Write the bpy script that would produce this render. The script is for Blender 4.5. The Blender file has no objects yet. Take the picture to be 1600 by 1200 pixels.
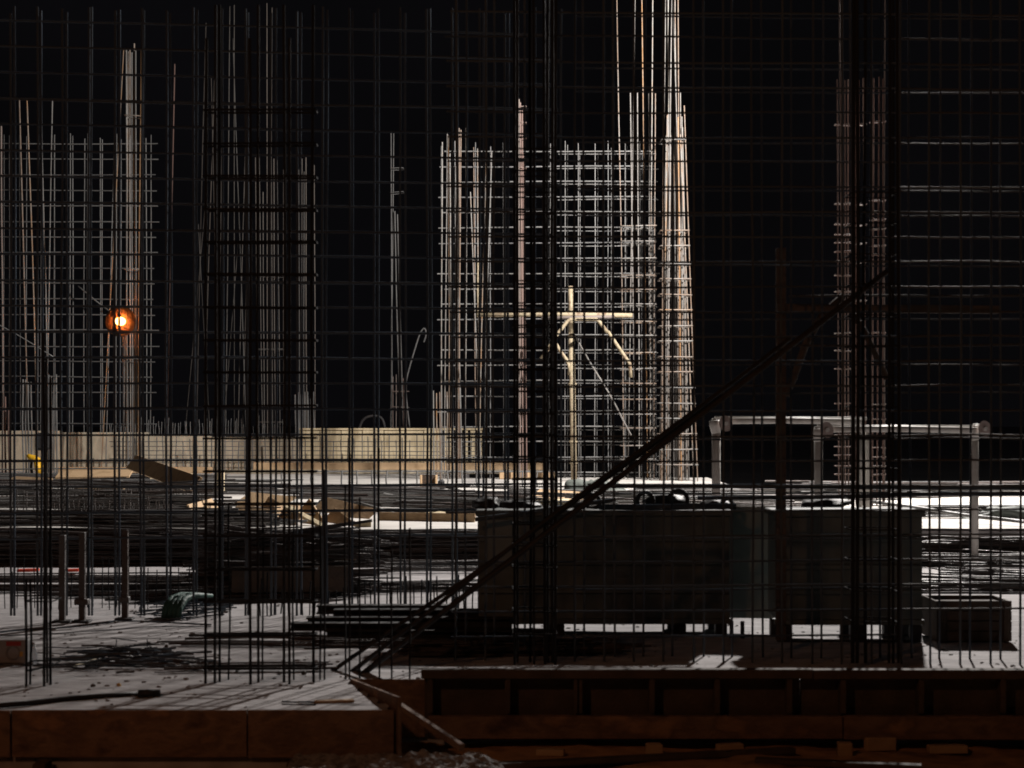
import bpy, bmesh, math, random
from mathutils import Vector, Matrix, Quaternion, noise
R = math.radians
rng = random.Random(7)
sc = bpy.context.scene
C = sc.collection

# ------------------------------------------------------------------ camera, world, lights
EYE = 2.1; F = 2800.0; HOR = 655.0
cam_d = bpy.data.cameras.new('camera'); cam = bpy.data.objects.new('camera', cam_d); C.objects.link(cam)
cam.location = (0, 0, EYE); cam.rotation_euler = (R(90), 0, 0)
cam_d.sensor_width = 36; cam_d.lens = F/1600*36; cam_d.shift_y = (HOR-600)/1600
cam_d.clip_start = .1; cam_d.clip_end = 3000
cam_d.dof.use_dof = True; cam_d.dof.focus_distance = 44; cam_d.dof.aperture_fstop = 3.2
sc.camera = cam

w = bpy.data.worlds.new('World'); sc.world = w; w.use_nodes = True
wn = w.node_tree; bg = wn.nodes['Background']
bg.inputs[1].default_value = 1.0   # clouded night sky, faintly uneven
_t = wn.nodes.new('ShaderNodeTexCoord'); _n = wn.nodes.new('ShaderNodeTexNoise'); _r = wn.nodes.new('ShaderNodeValToRGB')
_n.inputs['Scale'].default_value = 4.0; _n.inputs['Detail'].default_value = 5
_r.color_ramp.elements[0].position = .35; _r.color_ramp.elements[0].color = (.0018, .0017, .0020, 1)
_r.color_ramp.elements[1].position = .68; _r.color_ramp.elements[1].color = (.0029, .0027, .0033, 1)
wn.links.new(_t.outputs['Generated'], _n.inputs['Vector']); wn.links.new(_n.outputs['Fac'], _r.inputs[0]); wn.links.new(_r.outputs[0], bg.inputs[0])

def lamp(name, kind, loc, energy, col, size=.25, target=None, cone=None):
    d = bpy.data.lights.new(name, kind); d.energy = energy; d.color = col
    d.shadow_soft_size = size
    if cone: d.spot_size = R(cone); d.spot_blend = .6
    o = bpy.data.objects.new(name, d); C.objects.link(o); o.location = loc
    if target: o.rotation_euler = (Vector(target)-Vector(loc)).to_track_quat('-Z', 'Y').to_euler()
    return o
lamp('site_floodlight', 'POINT', (8.2, 37.5, 13.2), 36000, (1, .94, .89), .3)
lamp('street_lamp_light', 'SPOT', (-6, 2, 8.5), 680, (1, .45, .22), .3, (-.2, 13.2, -.1), 105)

sc.view_settings.view_transform = 'Standard'; sc.view_settings.look = 'None'
sc.view_settings.exposure = 0; sc.view_settings.gamma = 1
sc.cycles.use_denoising = True
sc.cycles.max_bounces = 5; sc.cycles.sample_clamp_indirect = 2
sc.cycles.filter_width = 1.7

def P(px, py, Y):            # a point of the site seen at (px, py) of the photograph, Y metres away
    return Vector(((px-800)/F*Y, Y, EYE-(py-HOR)/F*Y))
def Yg(py, z=0.0):           # how far away level z is seen at row py
    return (EYE-z)*F/(py-HOR)
UP = .45                     # level of the upper slab

# ------------------------------------------------------------------ materials
def mat(name, cols, rough=.8, scale=3., bump=.0, bscale=40., metal=0., per_object=False, stretch=(1, 1, 1), spec=.3, world=False):
    m = bpy.data.materials.new(name); m.use_nodes = True
    nt = m.node_tree; n = nt.nodes; l = nt.links; b = n['Principled BSDF']
    b.inputs['Roughness'].default_value = rough; b.inputs['Metallic'].default_value = metal
    b.inputs['Specular IOR Level'].default_value = spec
    tc = n.new('ShaderNodeTexCoord'); mp = n.new('ShaderNodeMapping'); mp.inputs['Scale'].default_value = stretch
    if world:
        g = n.new('ShaderNodeNewGeometry'); l.new(g.outputs['Position'], mp.inputs['Vector'])
    else: l.new(tc.outputs['Object'], mp.inputs['Vector'])
    nz = n.new('ShaderNodeTexNoise'); nz.inputs['Scale'].default_value = scale; nz.inputs['Detail'].default_value = 6
    l.new(mp.outputs[0], nz.inputs['Vector'])
    rp = n.new('ShaderNodeValToRGB'); cr = rp.color_ramp
    lo, hi = (.0, 1.) if per_object else (.3, .7)
    for i, c in enumerate(cols):
        p = lo+(hi-lo)*i/max(1, len(cols)-1)
        e = cr.elements[i] if i < 2 else cr.elements.new(p)
        e.position = p; e.color = (*c, 1)
    if per_object:
        oi = n.new('ShaderNodeObjectInfo'); ad = n.new('ShaderNodeMath'); ad.operation = 'MULTIPLY_ADD'
        l.new(nz.outputs['Fac'], ad.inputs[0]); ad.inputs[1].default_value = .5
        s = n.new('ShaderNodeMath'); s.operation = 'SUBTRACT'; l.new(oi.outputs['Random'], s.inputs[0]); s.inputs[1].default_value = .25
        l.new(s.outputs[0], ad.inputs[2]); l.new(ad.outputs[0], rp.inputs[0])
    else: l.new(nz.outputs['Fac'], rp.inputs[0])
    l.new(rp.outputs[0], b.inputs['Base Color'])
    if bump:
        n2 = n.new('ShaderNodeTexNoise'); n2.inputs['Scale'].default_value = bscale; n2.inputs['Detail'].default_value = 5
        l.new(mp.outputs[0], n2.inputs['Vector'])
        bp = n.new('ShaderNodeBump'); bp.inputs['Strength'].default_value = bump; bp.inputs['Distance'].default_value = .02
        l.new(n2.outputs['Fac'], bp.inputs['Height']); l.new(bp.outputs[0], b.inputs['Normal'])
    return m
M = {}
M['far_bar'] = mat('weathered_rebar', [(.115, .115, .113), (.11, .10, .092), (.135, .13, .122), (.12, .078, .052), (.15, .146, .138), (.19, .10, .04)], .5, 3, .6, 30, .0, True, world=True, spec=.5)
M['far_grey'] = mat('grey_mesh_steel', [(.075, .075, .077), (.12, .118, .115), (.09, .088, .085)], .5, 3, .5, 30, .0, True, world=True, spec=.5)
M['red_bar'] = mat('red_rusted_rebar', [(.13, .08, .068), (.17, .125, .11), (.15, .13, .118)], .65, 3, .3, 30, 0., True, world=True, spec=.2)
M['near_bar'] = mat('dark_rusted_rebar', [(.050, .062, .078), (.075, .088, .100), (.058, .070, .088)], .95, 4, .1, 60, .0, True, world=True, spec=.0)
M['black_bar'] = mat('silhouette_rebar', [(.014, .015, .017), (.024, .024, .025)], .9, 4, .1, 60, .0, True, world=True, spec=.05)  # shaded copy of the rebar: backlit darkness of the near cages put into colour
M['dim_bar'] = mat('dull_brown_rebar', [(.09, .078, .07), (.135, .115, .10), (.12, .115, .11)], .6, 3, .5, 30, 0., True, world=True, spec=.3)
M['steel_bar'] = mat('lit_rebar', [(.055, .053, .051), (.066, .062, .059)], .75, 4, .2, 60, .0, True, world=True, spec=.12)  # lit copy of the mesh rebar: light catching the right end put into colour
M['ground_bar'] = mat('rebar_on_the_ground', [(.035, .032, .032), (.06, .052, .05), (.05, .034, .028), (.075, .07, .07)], .5, 4, .8, 45, .1, True, world=True, spec=.4)
M['concrete'] = mat('dusty_concrete', [(.15, .14, .14), (.38, .36, .362), (.26, .246, .247), (.43, .41, .412)], .9, 1.4, .8, 6, world=True, stretch=(1, 3.5, 1))
M['dust'] = mat('dirty_footing', [(.10, .085, .075), (.24, .22, .21), (.08, .06, .05)], .95, 7, 1., 30, world=True)
M['upper_concrete'] = mat('pale_upper_slab', [(.34, .32, .30), (.48, .46, .43), (.25, .235, .23)], .9, .6, .5, 6, world=True)
M['wall'] = mat('tan_concrete', [(.29, .25, .185), (.42, .36, .27), (.20, .17, .13)], .9, 2.2, .4, 14, world=True, stretch=(1, 1, .5))
M['ply'] = mat('yellow_plywood', [(.40, .33, .21), (.53, .44, .29), (.30, .235, .14)], .75, 2.2, .3, 22, world=True, stretch=(3, 1, .4))
M['rust_ply'] = mat('worn_formwork_ply', [(.07, .043, .032), (.19, .12, .08), (.12, .075, .052), (.27, .155, .09)], .85, 3.0, .6, 26, world=True, stretch=(1, 1, 1.6))
M['timber'] = mat('site_timber', [(.30, .20, .11), (.42, .29, .17), (.36, .24, .14)], .75, 3, .4, 30, world=True)
M['dark_timber'] = mat('dark_timber', [(.05, .038, .03), (.085, .062, .048)], .85, 5, .5, 30, world=True)
M['soil'] = mat('rusty_soil', [(.20, .11, .06), (.42, .24, .12), (.07, .04, .03)], .95, 2.2, 1., 9, world=True)
M['far_soil'] = mat('far_dark_soil', [(.36, .34, .33), (.46, .44, .43)], 1., .1, world=True)
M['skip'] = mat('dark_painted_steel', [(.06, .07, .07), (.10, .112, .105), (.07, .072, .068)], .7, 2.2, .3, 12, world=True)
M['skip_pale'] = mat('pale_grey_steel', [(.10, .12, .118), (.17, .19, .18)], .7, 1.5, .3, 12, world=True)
M['black'] = mat('black_steel', [(.012, .012, .014), (.03, .027, .026)], .6, 5, .3, 30, world=True)
M['pipe'] = mat('pale_pipe_paint', [(.40, .39, .36), (.50, .48, .45), (.36, .33, .30)], .5, 4, .1, 30, world=True)
M['yellow_tube'] = mat('yellow_prop_paint', [(.20, .165, .105), (.30, .25, .17), (.13, .085, .055)], .7, 7, .3, 30, world=True)
M['disc'] = mat('frosted_plastic', [(.28, .22, .20), (.36, .30, .28)], .4, 6, world=True)
M['green'] = mat('green_tarpaulin', [(.018, .05, .042), (.03, .08, .066)], .6, 6, .6, 20, world=True)
M['grey_tarp'] = mat('grey_green_tarpaulin', [(.05, .06, .055), (.09, .10, .09)], .6, 3, .6, 6, world=True)
M['orange'] = mat('orange_plastic', [(.75, .07, .02), (.60, .05, .02)], .5, 4, world=True)
M['yellow'] = mat('yellow_sheeting', [(.85, .50, .03), (.70, .36, .02)], .5, 5, world=True)
M['white'] = mat('white_paper_sack', [(.20, .19, .19), (.26, .25, .25)], .7, 5, .3, 20, world=True)
M['red_print'] = mat('red_print', [(.25, .03, .03), (.32, .05, .04)], .7, 5)
M['grey_print'] = mat('grey_print', [(.18, .17, .17), (.24, .22, .22)], .7, 5)
M['yellow_print'] = mat('yellow_print', [(.45, .25, .05), (.5, .3, .08)], .7, 5)
def glow(name, col, e):
    m = bpy.data.materials.new(name); m.use_nodes = True; b = m.node_tree.nodes['Principled BSDF']
    b.inputs['Base Color'].default_value = (0, 0, 0, 1); b.inputs['Emission Color'].default_value = (*col, 1); b.inputs['Emission Strength'].default_value = e
    return m
M['bulb'] = glow('lamp_bulb', (1, .50, .15), 9)
gl = bpy.data.materials.new('clear_plastic'); gl.use_nodes = True
gb = gl.node_tree.nodes['Principled BSDF']; gb.inputs['Transmission Weight'].default_value = .7; gb.inputs['Roughness'].default_value = .08; gb.inputs['Base Color'].default_value = (.8, .85, .9, 1)
M['clear'] = gl
fr = bpy.data.materials.new('halo_disc_film'); fr.use_nodes = True  # translucent film for the disc added to spread a halo round the lamp
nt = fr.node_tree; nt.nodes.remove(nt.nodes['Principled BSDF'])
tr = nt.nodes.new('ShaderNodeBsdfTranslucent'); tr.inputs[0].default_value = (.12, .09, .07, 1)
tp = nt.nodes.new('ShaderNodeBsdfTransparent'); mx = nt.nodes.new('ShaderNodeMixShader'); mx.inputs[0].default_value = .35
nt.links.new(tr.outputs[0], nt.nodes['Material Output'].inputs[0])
M['halo'] = fr

# ------------------------------------------------------------------ helpers
def tag(o, label=None, cat=None, group=None, kind=None):
    if label: o['label'] = label
    if cat: o['category'] = cat
    if group: o['group'] = group
    if kind: o['kind'] = kind
    return o
def thing(name, label, cat, loc, group=None):
    o = bpy.data.objects.new(name, None); o.empty_display_size = .1; C.objects.link(o); o.location = loc
    return tag(o, label, cat, group)
def link(name, me, parent=None, m=None):
    o = bpy.data.objects.new(name, me); C.objects.link(o)
    if m and not me.materials: me.materials.append(M[m])
    if parent: o.parent = parent
    return o
def from_bm(name, bm, m, parent=None, smooth=False):
    me = bpy.data.meshes.new(name); bm.normal_update(); bm.to_mesh(me); bm.free()
    me.materials.append(M[m])
    if smooth:
        for p in me.polygons: p.use_smooth = True
    o = link(name, me, parent)
    return o
_bars = {}
def bar_mesh(m, k, sides=7):
    key = (m, k, sides)
    if key in _bars: return _bars[key]
    r = random.Random(k*13+5); bm = bmesh.new(); rings = []
    segs = 7; a1, a2 = r.uniform(-1, 1), r.uniform(-1, 1); q1, q2 = r.uniform(.6, 2.2), r.uniform(.6, 2.2)
    for i in range(segs+1):
        t = i/segs
        e = math.sin(math.pi*t)
        ox = 1.5*a1*math.sin(t*math.pi*q1)*e; oy = 1.5*a2*math.sin(t*math.pi*q2)*e
        rings.append([bm.verts.new((ox+math.cos(2*math.pi*j/sides), oy+math.sin(2*math.pi*j/sides), t)) for j in range(sides)])
    for i in range(segs):
        for j in range(sides):
            bm.faces.new((rings[i][j], rings[i][(j+1) % sides], rings[i+1][(j+1) % sides], rings[i+1][j]))
    bm.faces.new(rings[0][::-1]); bm.faces.new(rings[-1])
    me = bpy.data.meshes.new('rebar'); bm.to_mesh(me); bm.free(); me.materials.append(M[m])
    for p in me.polygons: p.use_smooth = len(p.vertices) == 4
    _bars[key] = me; return me
def bar(name, parent, a, b, r, m='far_bar', k=None, label=None):
    a = Vector(a); b = Vector(b); d = b-a
    if k is None: k = rng.randrange(9)
    o = bpy.data.objects.new(name, bar_mesh(m, k)); C.objects.link(o)
    o.parent = parent
    o.location = a-(Vector(parent.location) if parent else Vector())
    o.rotation_mode = 'QUATERNION'; o.rotation_quaternion = d.to_track_quat('Z', 'Y') @ Quaternion((0, 0, 1), rng.uniform(0, 6.28))
    o.scale = (r, r, d.length)
    if label: o['label'] = label
    return o
def sweep(name, pts, r, m, parent=None, sides=8, closed=False):
    """one tube through the points"""
    bm = bmesh.new(); rings = []; n = len(pts); off = Vector(parent.location) if parent else Vector()
    pts = [Vector(p)-off for p in pts]
    for i, p in enumerate(pts):
        if closed: t = pts[(i+1) % n]-pts[i-1]
        else: t = pts[min(i+1, n-1)]-pts[max(i-1, 0)]
        q = t.to_track_quat('Z', 'Y'); rr = r[i] if isinstance(r, (list, tuple)) else r
        rings.append([bm.verts.new(p+q @ Vector((rr*math.cos(2*math.pi*j/sides), rr*math.sin(2*math.pi*j/sides), 0))) for j in range(sides)])
    for i in range(n if closed else n-1):
        a = rings[i]; b = rings[(i+1) % n]
        for j in range(sides): bm.faces.new((a[j], a[(j+1) % sides], b[(j+1) % sides], b[j]))
    if not closed: bm.faces.new(rings[0][::-1]); bm.faces.new(rings[-1])
    return from_bm(name, bm, m, parent, True)
def box(name, lo, hi, m, parent=None, bevel=.0, jit=0., wob=None):
    off = Vector(parent.location) if parent else Vector()
    lo = Vector(lo); hi = Vector(hi); c = (lo+hi)/2; s = hi-lo
    bm = bmesh.new(); bmesh.ops.create_cube(bm, size=1)
    for v in bm.verts:
        v.co = Vector((v.co.x*s.x, v.co.y*s.y, v.co.z*s.z))
        if jit: v.co += Vector([rng.uniform(-jit, jit) for _ in range(3)])
    if bevel: bmesh.ops.bevel(bm, geom=bm.edges[:], offset=bevel, segments=1, affect='EDGES')
    o = from_bm(name, bm, m, parent); o.location = c-off
    return o
def plank(name, a, b, wd, th, m, parent=None, roll=0., bevel=.004):
    """a board whose centre line runs from a to b"""
    a = Vector(a); b = Vector(b); d = b-a; L = d.length
    bm = bmesh.new(); bmesh.ops.create_cube(bm, size=1)
    for v in bm.verts: v.co = Vector((v.co.x*wd, v.co.y*th, v.co.z*L))
    if bevel: bmesh.ops.bevel(bm, geom=bm.edges[:], offset=min(bevel, th*.3), segments=1, affect='EDGES')
    o = from_bm(name, bm, m, parent)
    z = d.normalized(); x = z.cross(Vector((0, 0, 1)))
    if x.length < .01: x = Vector((1, 0, 0))
    x.normalize(); y = z.cross(x)
    mt = Matrix((x, y, z)).transposed()
    q = mt.to_quaternion() @ Quaternion((0, 0, 1), roll)
    o.rotation_mode = 'QUATERNION'; o.rotation_quaternion = q
    o.location = (a+b)/2-(Vector(parent.location) if parent else Vector())
    return o
def sheet(name, x0, x1, y0, y1, st, zf, m, keep=None):
    bm = bmesh.new(); nx = int(round((x1-x0)/st)); ny = int(round((y1-y0)/st)); g = {}
    def V(i, j):
        if (i, j) not in g:
            x = x0+(x1-x0)*i/nx; y = y0+(y1-y0)*j/ny; g[i, j] = bm.verts.new((x, y, zf(x, y)))
        return g[i, j]
    for i in range(nx):
        for j in range(ny):
            x = x0+(x1-x0)*(i+.5)/nx; y = y0+(y1-y0)*(j+.5)/ny
            if keep and not keep(x, y): continue
            bm.faces.new((V(i, j), V(i+1, j), V(i+1, j+1), V(i, j+1)))
    return tag(from_bm(name, bm, m, None, True), kind='structure')

# ------------------------------------------------------------------ setting: ground levels
def zslab(x, y):
    return .010*noise.noise(Vector((x*.9, y*.9, 0)))+.006*noise.noise(Vector((x*3.1+y*1.4, y*5.0, 3)))
def zup(x, y):
    return UP+.03*noise.noise(Vector((x*.35, y*.35, 5)))+.012*noise.noise(Vector((x*1.7, y*1.7, 9)))
sheet('concrete_slab', -13, 13, 12.95, 27.05, .1, zslab, 'concrete', lambda x, y: y > 14.4 or x < -.84-(y-12.95)*.33)
sheet('upper_slab', -34, 26, 27, 59, .5, zup, 'upper_concrete', lambda x, y: (y < 50.5 if x < 5.6 else y < 44.6) or x < -1.4)
tag(box('slab_body', (-13, 14.42, -4), (13, 27.0, -.02), 'concrete'), kind='structure')
tag(box('slab_body', (-13, 12.96, -4), (-1.32, 14.42, -.02), 'concrete'), kind='structure')
tag(box('upper_slab_body', (-34, 27.0, -4), (-1.4, 58.9, UP-.03), 'concrete'), kind='structure')
tag(box('upper_slab_body', (-1.4, 27.0, -4), (5.6, 50.4, UP-.03), 'concrete'), kind='structure')
tag(box('upper_slab_body', (5.6, 27.0, -4), (26, 44.5, UP-.03), 'concrete'), kind='structure')
def zlow(x, y):
    return -.50+.05*noise.noise(Vector((x*1.3, y*1.3, 1)))+.03*noise.noise(Vector((x*5, y*5, 2)))
sheet('lower_ground', -16, 16, 4, 14.4, .12, zlow, 'soil')
sheet('lower_ground_near', -40, 40, -40, 4, 2., lambda x, y: -.52, 'soil')
bm = bmesh.new(); bmesh.ops.create_circle(bm, cap_ends=True, radius=1500, segments=64)
o = from_bm('far_ground', bm, 'far_soil'); o.location.z = -4; tag(o, kind='structure')

# ------------------------------------------------------------------ foreground formwork
t = thing('formwork_edge', 'rust brown plywood edge form along the near left side of the slab', 'formwork', (-4, 12.93, -.33), 'slab edge forms')
for x0, x1 in ((-9.0, -6.01), (-6.0, -3.61), (-3.60, -1.905), (-1.90, -.845)):
    box('panel', (x0, 12.905, -.335+rng.uniform(-.004, .004)), (x1-.006, 12.928, .004+rng.uniform(-.003, .005)), 'rust_ply', t, .002)
for x in (-7, -5.2, -3.4, -1.6):
    box('bearer', (x, 12.7, -.50), (x+.09, 12.9, -.345), 'dark_timber', t, .004)
tt = thing('side_board', 'upright board closing the end of the near left edge form', 'board', (-.84, 12.93, -.33))
bm = bmesh.new()
A = Vector((-.82, 12.88, 0)); B = Vector((-1.30, 14.36, 0)); nrm = Vector((.95, .3, 0))*.028
vs = [bm.verts.new(p-Vector(tt.location)) for p in (
    A+Vector((0, 0, -.40)), B+Vector((0, 0, -.40)), B+Vector((0, 0, .02)), A+Vector((0, 0, .10)),
    A+nrm+Vector((0, 0, -.40)), B+nrm+Vector((0, 0, -.40)), B+nrm+Vector((0, 0, .02)), A+nrm+Vector((0, 0, .10)))]
for f in ((0, 1, 2, 3), (7, 6, 5, 4), (0, 3, 7, 4), (1, 5, 6, 2), (3, 2, 6, 7), (0, 4, 5, 1)): bm.faces.new([vs[i] for i in f])
bmesh.ops.recalc_face_normals(bm, faces=bm.faces[:])
bmesh.ops.bevel(bm, geom=bm.edges[:], offset=.003, segments=1, affect='EDGES')
from_bm('board', bm, 'rust_ply', tt)
t = thing('back_form_panel', 'short brown form panel between the side board and the long studded form', 'formwork', (-1, 14.38, -.3))
box('panel', (-1.27, 14.365, -.45), (-.70, 14.385, .015), 'rust_ply', t, .002)
t = thing('studded_formwork', 'long dark studded edge form with a top rail right of the gap', 'formwork', (3, 14.3, -.4), 'slab edge forms')
YF = 14.2
box('top_rail', (-.72, YF-.02, .045), (2.38, YF+.09, .118), 'dark_timber', t, .004)
box('top_rail', (2.386, YF-.02, .042), (5.9, YF+.09, .114), 'dark_timber', t, .004)
box('facing', (-.70, YF+.14, -.42), (2.3, YF+.165, .105), 'dark_timber', t)
box('facing', (2.31, YF+.14, -.42), (5.9, YF+.165, .105), 'dark_timber', t)
for px in (672, 793, 901, 906, 1019, 1121, 1234, 1318, 1440, 1568, 1680):
    x = (px-800)/F*YF
    box('stud', (x-.022, YF, -.235), (x+.022, YF+.135, .044), 'dark_timber', t, .003)
box('bottom_plank', (-.66, YF-.12, -.415), (2.6, YF-.03, -.238), 'rust_ply', t, .006)
box('bottom_plank', (2.61, YF-.125, -.42), (5.9, YF-.035, -.236), 'rust_ply', t, .006)
o = plank('timber_strut', P(616, 1098, 13.8), P(722, 1168, 13.15), .05, .05, 'rust_ply'); tag(o, 'orange lit timber strut sloping down right of the side board', 'timber')
t = thing('concrete_footing', 'low rough concrete footing with a pale dusty top at the bottom edge', 'footing', (-.7, 12.5, -.5))
bm = bmesh.new(); g = {}
nx, ny = 90, 50
for i in range(nx+1):
    for j in range(ny+1):
        x = -1.55+1.5*i/nx; y = 11.9+.95*j/ny
        z = -.30+.03*noise.noise(Vector((x*6, y*9, 0)))+.035*noise.noise(Vector((x*19+y*9, y*24, 4)))-.10*max(0, (i/nx-.86)/.14)**2-.05*max(0, .1-j/ny)
        g[i, j] = bm.verts.new(Vector((x, y, z))-Vector(t.location))
for i in range(nx):
    for j in range(ny): bm.faces.new((g[i, j], g[i+1, j], g[i+1, j+1], g[i, j+1]))
ex = bmesh.ops.extrude_edge_only(bm, edges=[e for e in bm.edges if e.is_boundary])
for v in ex['geom']:
    if isinstance(v, bmesh.types.BMVert): v.co.z = -.05
from_bm('footing', bm, 'dust', t)
for i, (px, py, sx, sy, sz, rz, lb) in enumerate([
        (1022, 1180, .12, .10, .09, .1, 'small orange timber block lying below the middle of the long form'),
        (1140, 1176, .20, .09, .07, .3, 'low timber block right of the small orange block'),
        (1320, 1182, .11, .10, .11, -.1, 'bright orange timber block near the bottom right'),
        (1375, 1172, .24, .08, .10, .2, 'dark ended timber block behind the bright orange block'),
        (860, 1180, .22, .08, .05, -.2, 'flat timber offcut lying left of the small orange block'),
        (1480, 1176, .30, .10, .06, .05, 'long flat timber offcut at the lower right corner')]):
    Y = Yg(py, -.5); o = box('timber_block', (-sx/2, -sy/2, 0), (sx/2, sy/2, sz), 'timber', None, .004)
    o.location = P(px, py, Y)+Vector((0, 0, sz/2)); o.rotation_euler.z = rz; tag(o, lb, 'timber block', 'timber offcuts below the form')
for a, b, lb in (((780, 1196), (1240, 1172), 'long low plank lying in the soil along the bottom'), ((1180, 1188), (1440, 1199), 'dark plank crossing the bottom right of the soil')):
    o = plank('plank', P(*a, Yg(a[1]+2, -.46)), P(*b, Yg(b[1]+2, -.46)), .10, .04, 'dark_timber'); tag(o, lb, 'plank')

# ------------------------------------------------------------------ near dark meshes and cages
def mesh_wall(name, label, xs, ys, top, bot, Yf, r, m, group=None, layers=(0,), lean=.6, hx=None, vr=1., cat='rebar mesh'):
    """xs: pixel columns at distance Yf(px); ys: functions giving pixel row at px; layers: depth offsets with a sideways shift"""
    x0, x1 = hx if hx else (xs[0]-5, xs[-1]+5)
    base = P((x0+x1)/2, bot, Yf((x0+x1)/2)); t = thing(name, label, cat, base, group)
    for dy, dx in layers:
        for x in xs:
            Y = Yf(x)+dy; s = (Yf(x))/(Y)
            j = rng.uniform(-lean, lean)*2
            X = x+dx+rng.uniform(-lean, lean)
            tp = top+rng.uniform(-6, 6) if not callable(top) else top(x)
            bar('vertical_bar', t, P(X+j*.3, bot, Y), P(X+j, tp, Y), r*vr, m)
        for f in ys:
            a = P(x0+rng.uniform(-6, 6), f(x0)+rng.uniform(-.8, .8), Yf(x0)+dy-r*1.5); b = P(x1+rng.uniform(-6, 6), f(x1)+rng.uniform(-.8, .8), Yf(x1)+dy-r*1.5)
            bar('horizontal_bar', t, a, b, r*.85, m)
    return t
line = lambda y0, s, xa=0: (lambda x: y0+s*(x-xa))
# the large wall mesh on the left, two layers
Yl = lambda x: 18.6+.7*x/800
xs = [-23+40.6*i for i in range(23)]
ys = [(lambda k: (lambda x: 32+40.5*k+x/1000*(26-1.75*k)))(k) for k in range(-0, 23)]
mesh_wall('rebar_mesh_wall', 'tall dark double rebar mesh standing across the left half', xs, ys[:21], 16, 962, Yl, .0125, 'near_bar', 'standing wall meshes', ((0, 0), (.28, 5.5)), .8, (-30, 872))
# the wall mesh on the right, in front of the dark steel boxes
Yr = lambda x: 15.6-.3*(x-700)/900
xs2 = [712+46.4*i for i in range(20)]
ys2 = [(lambda k: (lambda x: 18+39.1*k+(x-800)/800*(5-.45*k)))(k) for k in range(0, 26)]
t = mesh_wall('rebar_mesh_wall', 'tall dark rebar mesh standing in front of the steel boxes on the right', xs2, ys2, -40, 1048, Yr, .0105, 'near_bar', 'standing wall meshes', ((0, 0),), 1.2, (700, 1400))
for f in ys2[:25]: bar('horizontal_bar', t, P(1394, f(1394), Yr(1394)+.03), P(1645, f(1645)+rng.uniform(-1, 1), Yr(1645)+.03), .009, 'steel_bar')  # right stretch of the same rows, in the lit copy of the rebar
for x in xs2:
    bar('vertical_bar', t, P(x+15+rng.uniform(-2, 2), 1040, Yr(x)+.35), P(x+15+rng.uniform(-3, 3), -45, Yr(x)+.35), .0105, 'near_bar')
for k in (0, 2, 3, 5, 7, 8, 10, 12, 14, 15, 17, 19, 21, 23):
    f = ys2[k]; dy = rng.uniform(4, 12)
    bar('horizontal_bar', t, P(900, f(900)+dy, Yr(900)+.37), P(1390, f(1390)+dy, Yr(1390)+.37), .008, 'near_bar')
    bar('horizontal_bar', t, P(1396, f(1396)+dy, Yr(1396)+.37), P(1645, f(1645)+dy, Yr(1645)+.37), .007, 'steel_bar')

def cage(name, label, Y, bars, stirrups=(), r=.012, m='far_bar', group=None, depth=.0, cat='rebar column', base=None, sr=None, tie_m=None):
    """bars: (xtop, ytop, xbottom, ybottom[, dy]); stirrups: (x0, x1, rows) become closed loops round the bars"""
    bx = sum(b[2] for b in bars)/len(bars); by = max(b[3] for b in bars)
    t = thing(name, label, cat, P(bx, by, Y), group)
    for b in bars:
        dy = b[4] if len(b) > 4 else rng.uniform(0, depth)
        bar('vertical_bar', t, P(b[2], b[3], Y+dy), P(b[0], b[1], Y+dy), r*rng.uniform(.85, 1.15), m)
    for x0, x1, rows in stirrups:
        for y in rows:
            q = (x0(y), x1(y)) if callable(x0) else (x0, x1)
            d = depth+.03; s = rng.uniform(-1, 1)
            a, b = P(q[0]-2, y+s, Y-.03), P(q[1]+2, y+rng.uniform(-1, 1), Y-.03)
            c = b+Vector((0, d, 0)); e = a+Vector((0, d, 0))
            pts = []
            for p1, p2 in ((a, b), (b, c), (c, e), (e, a)):
                n = 2
                for i in range(n): pts.append(p1.lerp(p2, .04+.92*i/(n-1)))
            sweep('stirrup', pts, (sr or r*.8), tie_m or m, t, 6, True)
    return t
NG = 'dark column cages near the camera'
rows = [172+51.3*i for i in range(18)]
cage('rebar_column_cage', 'near black column cage with heavy ties left of centre', 14.2,
     [(x+rng.uniform(-1, 1), 8 if i % 3 else 60, x+rng.uniform(-1, 1), 1070, dd) for i, (x, dd) in enumerate([(322, 0), (336, 0), (343, .1), (391, 0), (403, .1), (443, .1), (452, 0), (490, .1)])],
     [(320, 490, rows)], .0115, 'black_bar', NG, .12, sr=.0095)
cage('rebar_column_cage', 'short black bars standing on the slab at the far left', 14.05,
     [(41, 905, 41, 1076, 0), (47, 905, 47, 1076, .1), (67, 520, 69, 1078, 0), (73, 560, 74, 1078, .2), (79, 590, 79, 1078, .1)], [(40, 80, [940, 1040])], .010, 'black_bar', NG, .25, sr=.006)
cage('rebar_column_cage', 'near black narrow cage running the full height beside the frame middle', 15.2,
     [(x+rng.uniform(-1, 1), -30, x+rng.uniform(-1, 1), 1038, d) for x, d in [(804, 0), (809, .2), (828, .3), (834, 0), (851, 0), (856, .3), (863, .3), (868, 0)]],
     [(803, 868, [232+34.5*i for i in range(23)])], .0115, 'black_bar', NG, .33, sr=.007)
cage('rebar_column_cage', 'near black narrow cage standing before the reddish far column', 15.1,
     [(x+rng.uniform(-1, 1), -30, x+rng.uniform(-1, 1), 1036, d) for x, d in [(1333, 0), (1339, .2), (1352, .3), (1390, 0), (1396, .3), (1403, 0)]],
     [(1334, 1402, [300+48*i for i in range(15)])], .0145, 'black_bar', NG, .33, sr=.006)
for x, lb in ((985, 'pair of black bars rising before the bright column group'), (1094, 'pair of black bars right of the bright column group')):
    pass
t = thing('starter_bar_row', 'row of short dark starter bars along the foot of the left wall mesh', 'starter bars', P(560, 962, 19.2))
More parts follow.
